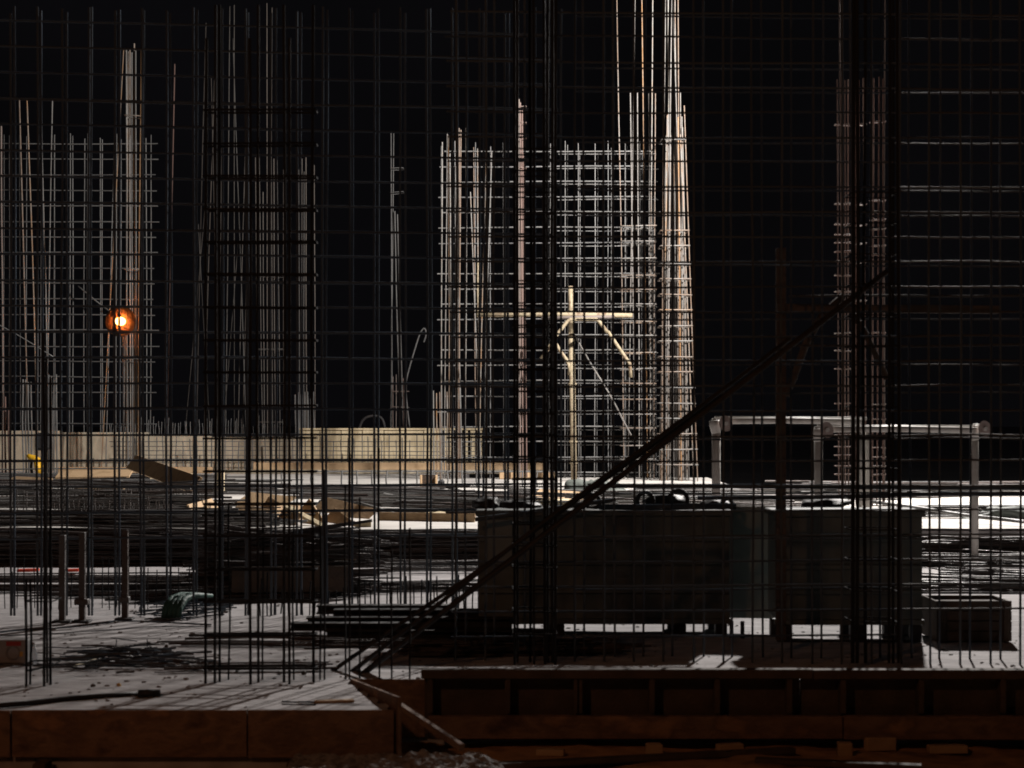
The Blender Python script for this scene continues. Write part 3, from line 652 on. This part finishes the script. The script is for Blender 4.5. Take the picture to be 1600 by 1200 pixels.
col('leaning pair of thin bars left of the tight bundle', 55.7, [(193, 78, 158, 739), (181, 120, 165, 739), (196, 500, 192, 739)], r=.020)
col('single thin bar standing alone between the two left groups', 62, [(273, 100, 260, 731)], r=.026, m='red_bar')
col('spread group of tall leaning bars behind the black cage', 72, [(322, 36, 306, 722), (320, 330, 285, 722), (335, 125, 318, 722), (348, 112, 338, 722), (359, 10, 352, 722), (366, 8, 366, 722), (364, 60, 386, 722), (386, 130, 371, 722), (391, 245, 378, 722), (330, 120, 343, 722), (372, 380, 345, 722), (310, 350, 330, 722)], (), .023, 'dim_bar', 1.5)
col('column bars in a loose ring above the tan wall', 66, [(417, 5, 418, 725), (425, 12, 421, 725), (423, 110, 426, 725), (399, 246, 404, 725), (405, 246, 411, 725), (428, 248, 431, 725), (433, 250, 438, 725), (443, 265, 444, 725), (411, 300, 413, 725)], [(402, 440, [660, 430, 545])], .022, 'dim_bar', .8, .012)
col('narrow column bars above the tan wall left of the hoarding', 66, [(467, 265, 468, 725), (472, 248, 471, 725), (475, 268, 475, 725), (478, 246, 480, 725), (491, 258, 492, 725)], (), .023, 'dim_bar', .5)
col('short thick bundle of bars behind the corner of the hoarding', 60, [(x, 615+rng.uniform(-4, 8), x, 731) for x in (461, 466, 469, 472, 476, 480, 485, 490)], (), .030, 'far_grey', .5)
col('tapering column bars standing alone over the hoarding', 62, [(611, 205, 613, 729), (615, 208, 611, 729), (617, 330, 626, 729), (621, 335, 631, 729), (612, 470, 609, 729)], [(612, 628, [262, 300])], .024, 'far_grey', .5)
col('short bars with ties at the foot of the lone tapering column', 61, [(x, 590+rng.uniform(-5, 6), x, 729) for x in (614, 619, 624, 630, 635)], [(613, 636, [612, 636])], .022, 'red_bar', .5)
col('pale bundle of bars at the left end of the lit mesh', 49.2, [(691, 222, 690, 748), (699, 208, 694, 748), (701, 212, 702, 748), (714, 202, 714, 748), (717, 200, 719, 748), (720, 203, 716, 748), (728, 200, 726, 748), (703, 240, 709, 748), (711, 260, 722, 748)], (), .024, 'far_bar', .4)
col('bars leaning together inside the left part of the lit mesh', 49.3, [(740, 230, 744, 748), (746, 232, 747, 748), (760, 235, 748, 748), (768, 238, 755, 748), (735, 300, 752, 748)], (), .020, 'far_bar', .4)
col('short starter bars at the left foot of the lit mesh', 49.0, [(x, 615+rng.uniform(-6, 8), x+1, 749) for x in (677, 682, 687, 698, 706)], (), .020, 'far_bar', .4)
col('thick pinkish bar bundle standing in front of the lit mesh', 48.6, [(811, 155, 811, 716+30), (813, 165, 817, 746), (816, 172, 820, 746), (813, 160, 813, 746), (818, 240, 823, 746)], [(809, 820, [166, 190, 214, 262, 690])], .024, 'red_bar', .3, .012)
col('tall pale bars rising past the frame at the right of the lit mesh', 48.4, [(963, -60, 975, 748), (993, -60, 981, 748), (1002, -60, 1012, 748), (1020, -60, 1016, 748), (985, 145, 992, 748), (996, 145, 999, 748), (1014, 146, 1017, 748), (1024, 146, 1022, 748)], [(973, 1024, [355+24.3*i+rng.uniform(-3, 3) for i in range(16)])], .020, 'far_bar', .8, .016)
bars = []
for i in range(17):
    x = 1041+i*1.65; bars.append((x+rng.uniform(-1.5, 1.5), rng.uniform(170, 215), 1030+i*2.9, 752, rng.uniform(0, .8)))
bars += [(1041, -60, 1031, 752), (1044, -60, 1043, 752), (1051, -60, 1039, 752), (1054, -60, 1062, 752), (1059, -60, 1060, 752), (1050, -60, 1074, 752), (1069, 165, 1090, 752, 0), (1063, 210, 1084, 752, 0), (1037, 160, 1034, 752), (1063, 144, 1066, 752)]
col('dense bright tapering column cage, tallest at the centre right', 48.0, bars,
    [((lambda y: 1036-(y-200)*.010), (lambda y: 1069+(y-200)*.0375), [218, 360, 384]+[412+24.2*i for i in range(14)])], .021, 'far_bar', .8, .020)
bb = [(1308, 124, 1311, 790), (1313, 123, 1315, 790), (1320, 125, 1321, 790), (1325, 124, 1326, 790), (1331, 126, 1331, 790), (1342, 125, 1342, 790), (1349, 122, 1348, 790), (1352, 122, 1353, 790), (1365, 122, 1363, 790), (1374, 120, 1370, 790), (1380, 123, 1380, 790), (1311, -60, 1318, 790), (1336, -60, 1338, 790), (1383, -60, 1382, 790)]
col('tall reddish column cage with lit ties on the right', 30.0, bb, [(1309, 1332, [194, 318, 350, 366, 379, 392, 408, 430, 455, 520, 548, 577, 630, 652, 680, 698, 712, 728, 742]), (1342, 1352, [194, 318, 352, 380, 410, 470, 700]), (1364, 1382, [190, 313, 330, 343, 357, 370, 384, 397, 520, 632, 655, 700, 714, 728, 742])], .016, 'red_bar', .15, .010)

# ------------------------------------------------------------------ yellow prop, trestle, rod
t = thing('yellow_prop', 'tall pale yellow telescopic prop in front of the lit mesh', 'prop', P(895, 748, 47.8))
sweep('outer_tube', [P(897, 750, 47.8), P(895, 640, 47.8), P(893, 520, 47.8)], .085, 'yellow_tube', t, 10)
sweep('inner_tube', [P(893, 524, 47.8), P(892, 447, 47.8)], .075, 'yellow_tube', t, 10)
for y in (525, 600, 690, 723): sweep('collar', [P(893+(y-500)*.015, y-1.5, 47.8), P(893+(y-500)*.015, y+1.5, 47.8)], .115, 'yellow_tube', t, 10)
box('base_plate', (P(890, 0, 47.8).x, 47.65, UP+.01), (P(904, 0, 47.8).x, 47.95, UP+.04), 'pipe', t)
t = thing('pipe_trestle', 'pale bent pipe trestle with a level pipe before the lit mesh', 'trestle', P(900, 600, 47.2))
sweep('level_pipe', [P(745, 492, 47.4), P(860, 491, 47.4), P(988, 493, 47.4)], .062, 'yellow_tube', t)
sweep('level_pipe', [P(846, 497, 47.2), P(960, 495, 47.2)], .045, 'red_bar', t)
sweep('bent_pipe', [P(845, 561, 47), P(856, 546, 47), P(868, 526, 47), P(886, 503, 47), P(891, 499, 47), P(932, 499, 47), P(936, 502, 47), P(950, 520, 47)], .048, 'yellow_tube', t)
sweep('bent_pipe', [P(868, 536, 47.1), P(875, 548, 47.1), P(886, 563, 47.1), P(889, 570, 47.1), P(889, 586, 47.1)], .045, 'yellow_tube', t)
sweep('bent_pipe', [P(950, 518, 47.1), P(960, 533, 47.1), P(973, 552, 47.1), P(984, 568, 47.1), P(986, 590, 47.1)], .045, 'yellow_tube', t)
bar('upright_end', t, P(747, 495, 47.4), P(747, 410, 47.4), .03, 'yellow_tube', 1)
o = bar('leaning_rod', None, P(986, 680, 47.5), P(900, 527, 47.6), .022, 'far_bar', 2); tag(o, 'thin pale rod leaning right under the pipe trestle', 'rod')

# ------------------------------------------------------------------ white pipe posts right
WG = 'pale pipe posts with round end plates'
def pipe_post(px, pytop, Y, xe, lb, ybase, disc, both=None, r=.062):
    t = thing('pipe_post', lb, 'pipe post', P(px, ybase, Y), WG)
    sweep('upright', [P(px, ybase, Y), P(px, pytop+12, Y)], r, 'pipe', t, 12)
    sweep('socket', [P(px, pytop+22, Y), P(px-2, pytop+9, Y), P(px-3, pytop+2, Y)], [r*1.05, r*1.3, r*1.25], 'pipe', t, 12)
    sweep('level_pipe', [P(px-6, pytop+3, Y+.08), P((px+xe)/2, pytop+2, Y+.08), P(xe, pytop+4, Y+.08)], r*.72, 'pipe', t, 12)
    sweep('level_pipe', [P(px-2, pytop-2, Y+.25), P(xe+4, pytop-1, Y+.25)], r*.42, 'pipe', t, 10)
    c = P(disc[0], disc[1], Y-.06); bm = bmesh.new()
    bmesh.ops.create_cone(bm, cap_ends=True, segments=28, radius1=.095, radius2=.115, depth=.035)
    o = from_bm('end_plate', bm, 'disc', t); o.location = c-Vector(t.location); o.rotation_euler = (R(82), 0, R(28))
    bm = bmesh.new(); bmesh.ops.create_cone(bm, cap_ends=True, segments=16, radius1=.03, radius2=.03, depth=.08)
    h = from_bm('hub', bm, 'pipe', o)
pipe_post(1119, 655, 25.7, 1350, 'leftmost pale pipe post with a round end plate', 655+(EYE)*F/25.7, (1133, 662))
pipe_post(1279, 668, 25.2, 1520, 'middle pale pipe post with a dark round end plate', 655+(EYE)*F/25.2, (1291, 672), r=.062)
pipe_post(1523, 666, 25.4, 1532, 'rightmost pale pipe post with a round end plate', 655+(EYE)*F/25.4, (1538, 670), r=.055)
t = thing('pipe_pair', 'two pale upright pipes behind the middle black cage', 'pipes', P(1350, 790, 27.5))
sweep('pipe', [P(1343, 800, 27.5), P(1343, 668, 27.5)], .045, 'pipe', t, 10); sweep('pipe', [P(1356, 800, 27.7), P(1356, 668, 27.7)], .040, 'pipe', t, 10)

# ------------------------------------------------------------------ hooks, cables, hose arcs
def wire(name, pts, r, m, lb, cat): 
    out = []
    for i in range(len(pts)-1):
        p0 = pts[max(i-1, 0)]; p1 = pts[i]; p2 = pts[i+1]; p3 = pts[min(i+2, len(pts)-1)]
        for k in range(5):
            s = k/5; out.append(.5*((2*p1)+(p2-p0)*s+(2*p0-5*p1+4*p2-p3)*s*s+(-p0+3*p1-3*p2+p3)*s**3))
    out.append(pts[-1]); o = sweep(name, out, r, m, None, 6); tag(o, lb, cat); return o
wire('hooked_bar', [P(640, 668, 58.5), P(634, 610, 58.5), P(637, 585, 58.5), P(650, 540, 58.5), P(657, 520, 58.5), P(663, 513, 58.5), P(666, 522, 58.5), P(662, 535, 58.5)], .028, 'far_grey', 'thin hooked bar curving up over the hoarding', 'rebar')
wire('hose', [P(556, 690, 58.4), P(566, 658, 58.4), P(582, 650, 58.4), P(598, 656, 58.4), P(604, 690, 58.4)], .05, 'black', 'grey hose arching over the top of the hoarding', 'hose')
wire('cable', [P(-20, 498, 40), P(30, 525, 40), P(84, 558, 40)], .012, 'far_grey', 'thin pale cable sloping down at the far left', 'cable')
wire('cable', [P(122, 447, 60), P(160, 478, 60), P(192, 500, 62)], .025, 'far_grey', 'thin cable sloping down to the orange lamp', 'cable')
wire('cable', [P(0, 985, 18.0), P(60, 982, 17.9), P(150, 975, 18.1), P(205, 969, 18.4), P(290, 975, 18.3)], .007, 'near_bar', 'thin dark cable lying across the left slab', 'cable') if False else None
def ground_pts(l, z=.012): return [P(x, y, Yg(y, z)) for x, y in l]
wire('ground_cable', ground_pts([(-20, 990), (40, 984), (110, 980), (160, 974), (200, 970), (330, 976)]), .008, 'near_bar', 'thin dark cable lying across the left slab by the posts', 'cable')
wire('ground_cable', ground_pts([(-20, 994), (60, 991), (160, 985), (240, 979), (330, 979)]), .005, 'near_bar', 'thinner dark cable just in front of the other cable', 'cable')
t = thing('vibrator_hose', 'thick dark hose with a blunt head lying at the lower left', 'hose', P(120, 1092, Yg(1092)))
pts = ground_pts([(-30, 1105), (40, 1099), (110, 1091), (170, 1087), (222, 1084)], .02); sweep('hose', pts, .02, 'black', t)
sweep('head', ground_pts([(216, 1084), (232, 1084), (250, 1083)], .03), [.030, .034, .028], 'black', t)
t = thing('hand_tool', 'brown flat tool with two thin rods near the slab edge', 'tool', P(520, 1098, Yg(1098)))
plank('blade', *[p+Vector((0, 0, .012)) for p in ground_pts([(492, 1099), (553, 1097)], .0)], .07, .018, 'timber', t)
for dy in (0, 4): bar('rod', t, *[p for p in ground_pts([(440, 1096+dy), (494, 1097+dy)], .008)], .005, 'near_bar')

# scrap heap, lower left
t = thing('scrap_heap', 'low heap of rusty bar offcuts and wire on the lower left slab', 'scrap heap', P(190, 1030, Yg(1030)))
for i in range(120):
    x = rng.gauss(185, 62); y = rng.gauss(1032, 9); y = min(max(y, 1014), 1056); x = min(max(x, 15), 330)
    h = .09*math.exp(-((x-185)/60)**2)*rng.random(); an = rng.gauss(0.15, .35); L = rng.uniform(.12, .55)
    c = P(x, y, Yg(y)); c.z = .012+h
    d = Vector((math.cos(an), math.sin(an), rng.gauss(0, .05)))*L*.5
    bar('offcut', t, c-d, c+d, rng.choice((.005, .007, .010)), rng.choice(('near_bar', 'near_bar', 'ground_bar')))
for x in (183, 231): bar('upright_wire', t, P(x, 1026, Yg(1026)), P(x-1, 999, Yg(1026)), .005, 'near_bar')
o = plank('wood_chip', P(112, 1042, 15.0), P(150, 1030, 15.3), .03, .01, 'ply'); tag(o, 'pale splinter of wood lying on the scrap heap', 'wood chip')
for i, (x, y, lb) in enumerate([(186, 1071, 'small yellow stone near the lower left hose'), (145, 1072, 'small dark stone left of the yellow stone'), (222, 972, 'small stone on the open left slab'), (260, 1010, 'pale blue grey pebble right of the scrap heap'), (475, 1052, 'small black stone beside the black column cage'), (318, 1041, 'dark pebble near the scrap heap right end')]):
    bm = bmesh.new(); bmesh.ops.create_icosphere(bm, subdivisions=2, radius=.02)
    for v in bm.verts: v.co *= 1+.4*noise.noise(v.co*60+Vector((i, 0, 0)))
    o = from_bm('stone', bm, 'yellow_print' if i == 0 else 'dark_timber'); o.location = P(x, y, Yg(y, .01)); tag(o, lb, 'stone', 'small stones on the slab')

bm = bmesh.new()
for i in range(900):
    x = rng.uniform(-4.6, 5.0); y = rng.uniform(14.5, 21) if rng.random() < .6 or x > -1 else rng.uniform(13.0, 16)
    if y < 14.5 and x > -1.5: continue
    r_ = rng.uniform(.004, .014)*(1.6 if rng.random() < .08 else 1); ret = bmesh.ops.create_icosphere(bm, subdivisions=1, radius=r_)
    for v in ret['verts']: v.co = Vector((v.co.x*rng.uniform(.8, 2.2), v.co.y, v.co.z*.7))+Vector((x, y, zslab(x, y)+r_*.3))
o = from_bm('gravel_crumbs', bm, 'dust'); tag(o, 'small crumbs of concrete and grit scattered over the lower slab', 'gravel', None, 'stuff')
# white sack with print and a clear bottle, left edge
Y = Yg(1038); t = thing('white_box', 'white box with a red mark and a grey ring at the left edge', 'box', P(15, 1038, Y))
xa, xb, h = P(-25, 0, Y).x, P(40, 0, Y).x, P(0, 1000, Y).z
box('carton', (xa, Y, .002), (xb, Y+.22, h), 'white', t, .012, .004)
box('red_mark', (P(10, 0, Y).x, Y-.006, h-.05), (P(33, 0, Y).x, Y-.003, h-.012), 'red_print', t)
pts = [P(20+10*math.cos(a), 1020+10*math.sin(a), Y-.004) for a in [2*math.pi*j/20 for j in range(20)]]
sweep('ring_mark', pts, .008, 'grey_print', t, 6, True)
box('yellow_mark', (P(29, 0, Y).x, Y-.006, h-.14), (P(36, 0, Y).x, Y-.003, h-.10), 'yellow_print', t)
t = thing('plastic_bottle', 'clear plastic bottle glinting right of the white box', 'bottle', P(52, 1036, Y))
bm = bmesh.new(); prof = [(0, .028), (.01, .033), (.09, .033), (.12, .026), (.14, .012), (.165, .012)]
b0 = P(52, 1036, Y); b0.z = .003
sweep('bottle', [b0+Vector((0, 0, z)) for z, r in prof], [r for z, r in prof], 'clear', t, 14)
sweep('cap', [b0+Vector((0, 0, .166)), b0+Vector((0, 0, .185))], .014, 'white', t, 12)

# ------------------------------------------------------------------ the orange lamp
YL = 54.7; c = P(192, 503, YL)
t = thing('orange_lamp', 'small glowing orange lamp hanging beside the tight bar bundle at left', 'lamp', Vector((c.x, YL+.05, UP)))
T0 = Vector(t.location)
bm = bmesh.new(); bmesh.ops.create_uvsphere(bm, u_segments=20, v_segments=12, radius=.13)
for v in bm.verts: v.co.x *= 1.25
o = from_bm('bulb', bm, 'bulb', t, True); o.location = c+Vector((0, -.34, 0))-T0
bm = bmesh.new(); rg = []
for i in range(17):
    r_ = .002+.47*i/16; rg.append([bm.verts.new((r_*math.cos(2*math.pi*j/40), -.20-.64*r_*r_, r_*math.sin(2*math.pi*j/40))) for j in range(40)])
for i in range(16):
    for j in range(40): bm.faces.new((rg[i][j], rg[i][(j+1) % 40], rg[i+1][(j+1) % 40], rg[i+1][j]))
o = from_bm('halo_disc', bm, 'halo', t, True); o.location = c-T0  # added disc, curved so its glow fades outward like a lens halo
sweep('pole', [Vector((c.x, YL+.05, UP)), Vector((c.x, YL+.05, c.z-.08))], .022, 'black', t)
lamp('orange_lamp_light', 'POINT', c+Vector((0, -.04, 0)), 75, (1, .24, .04), .04)
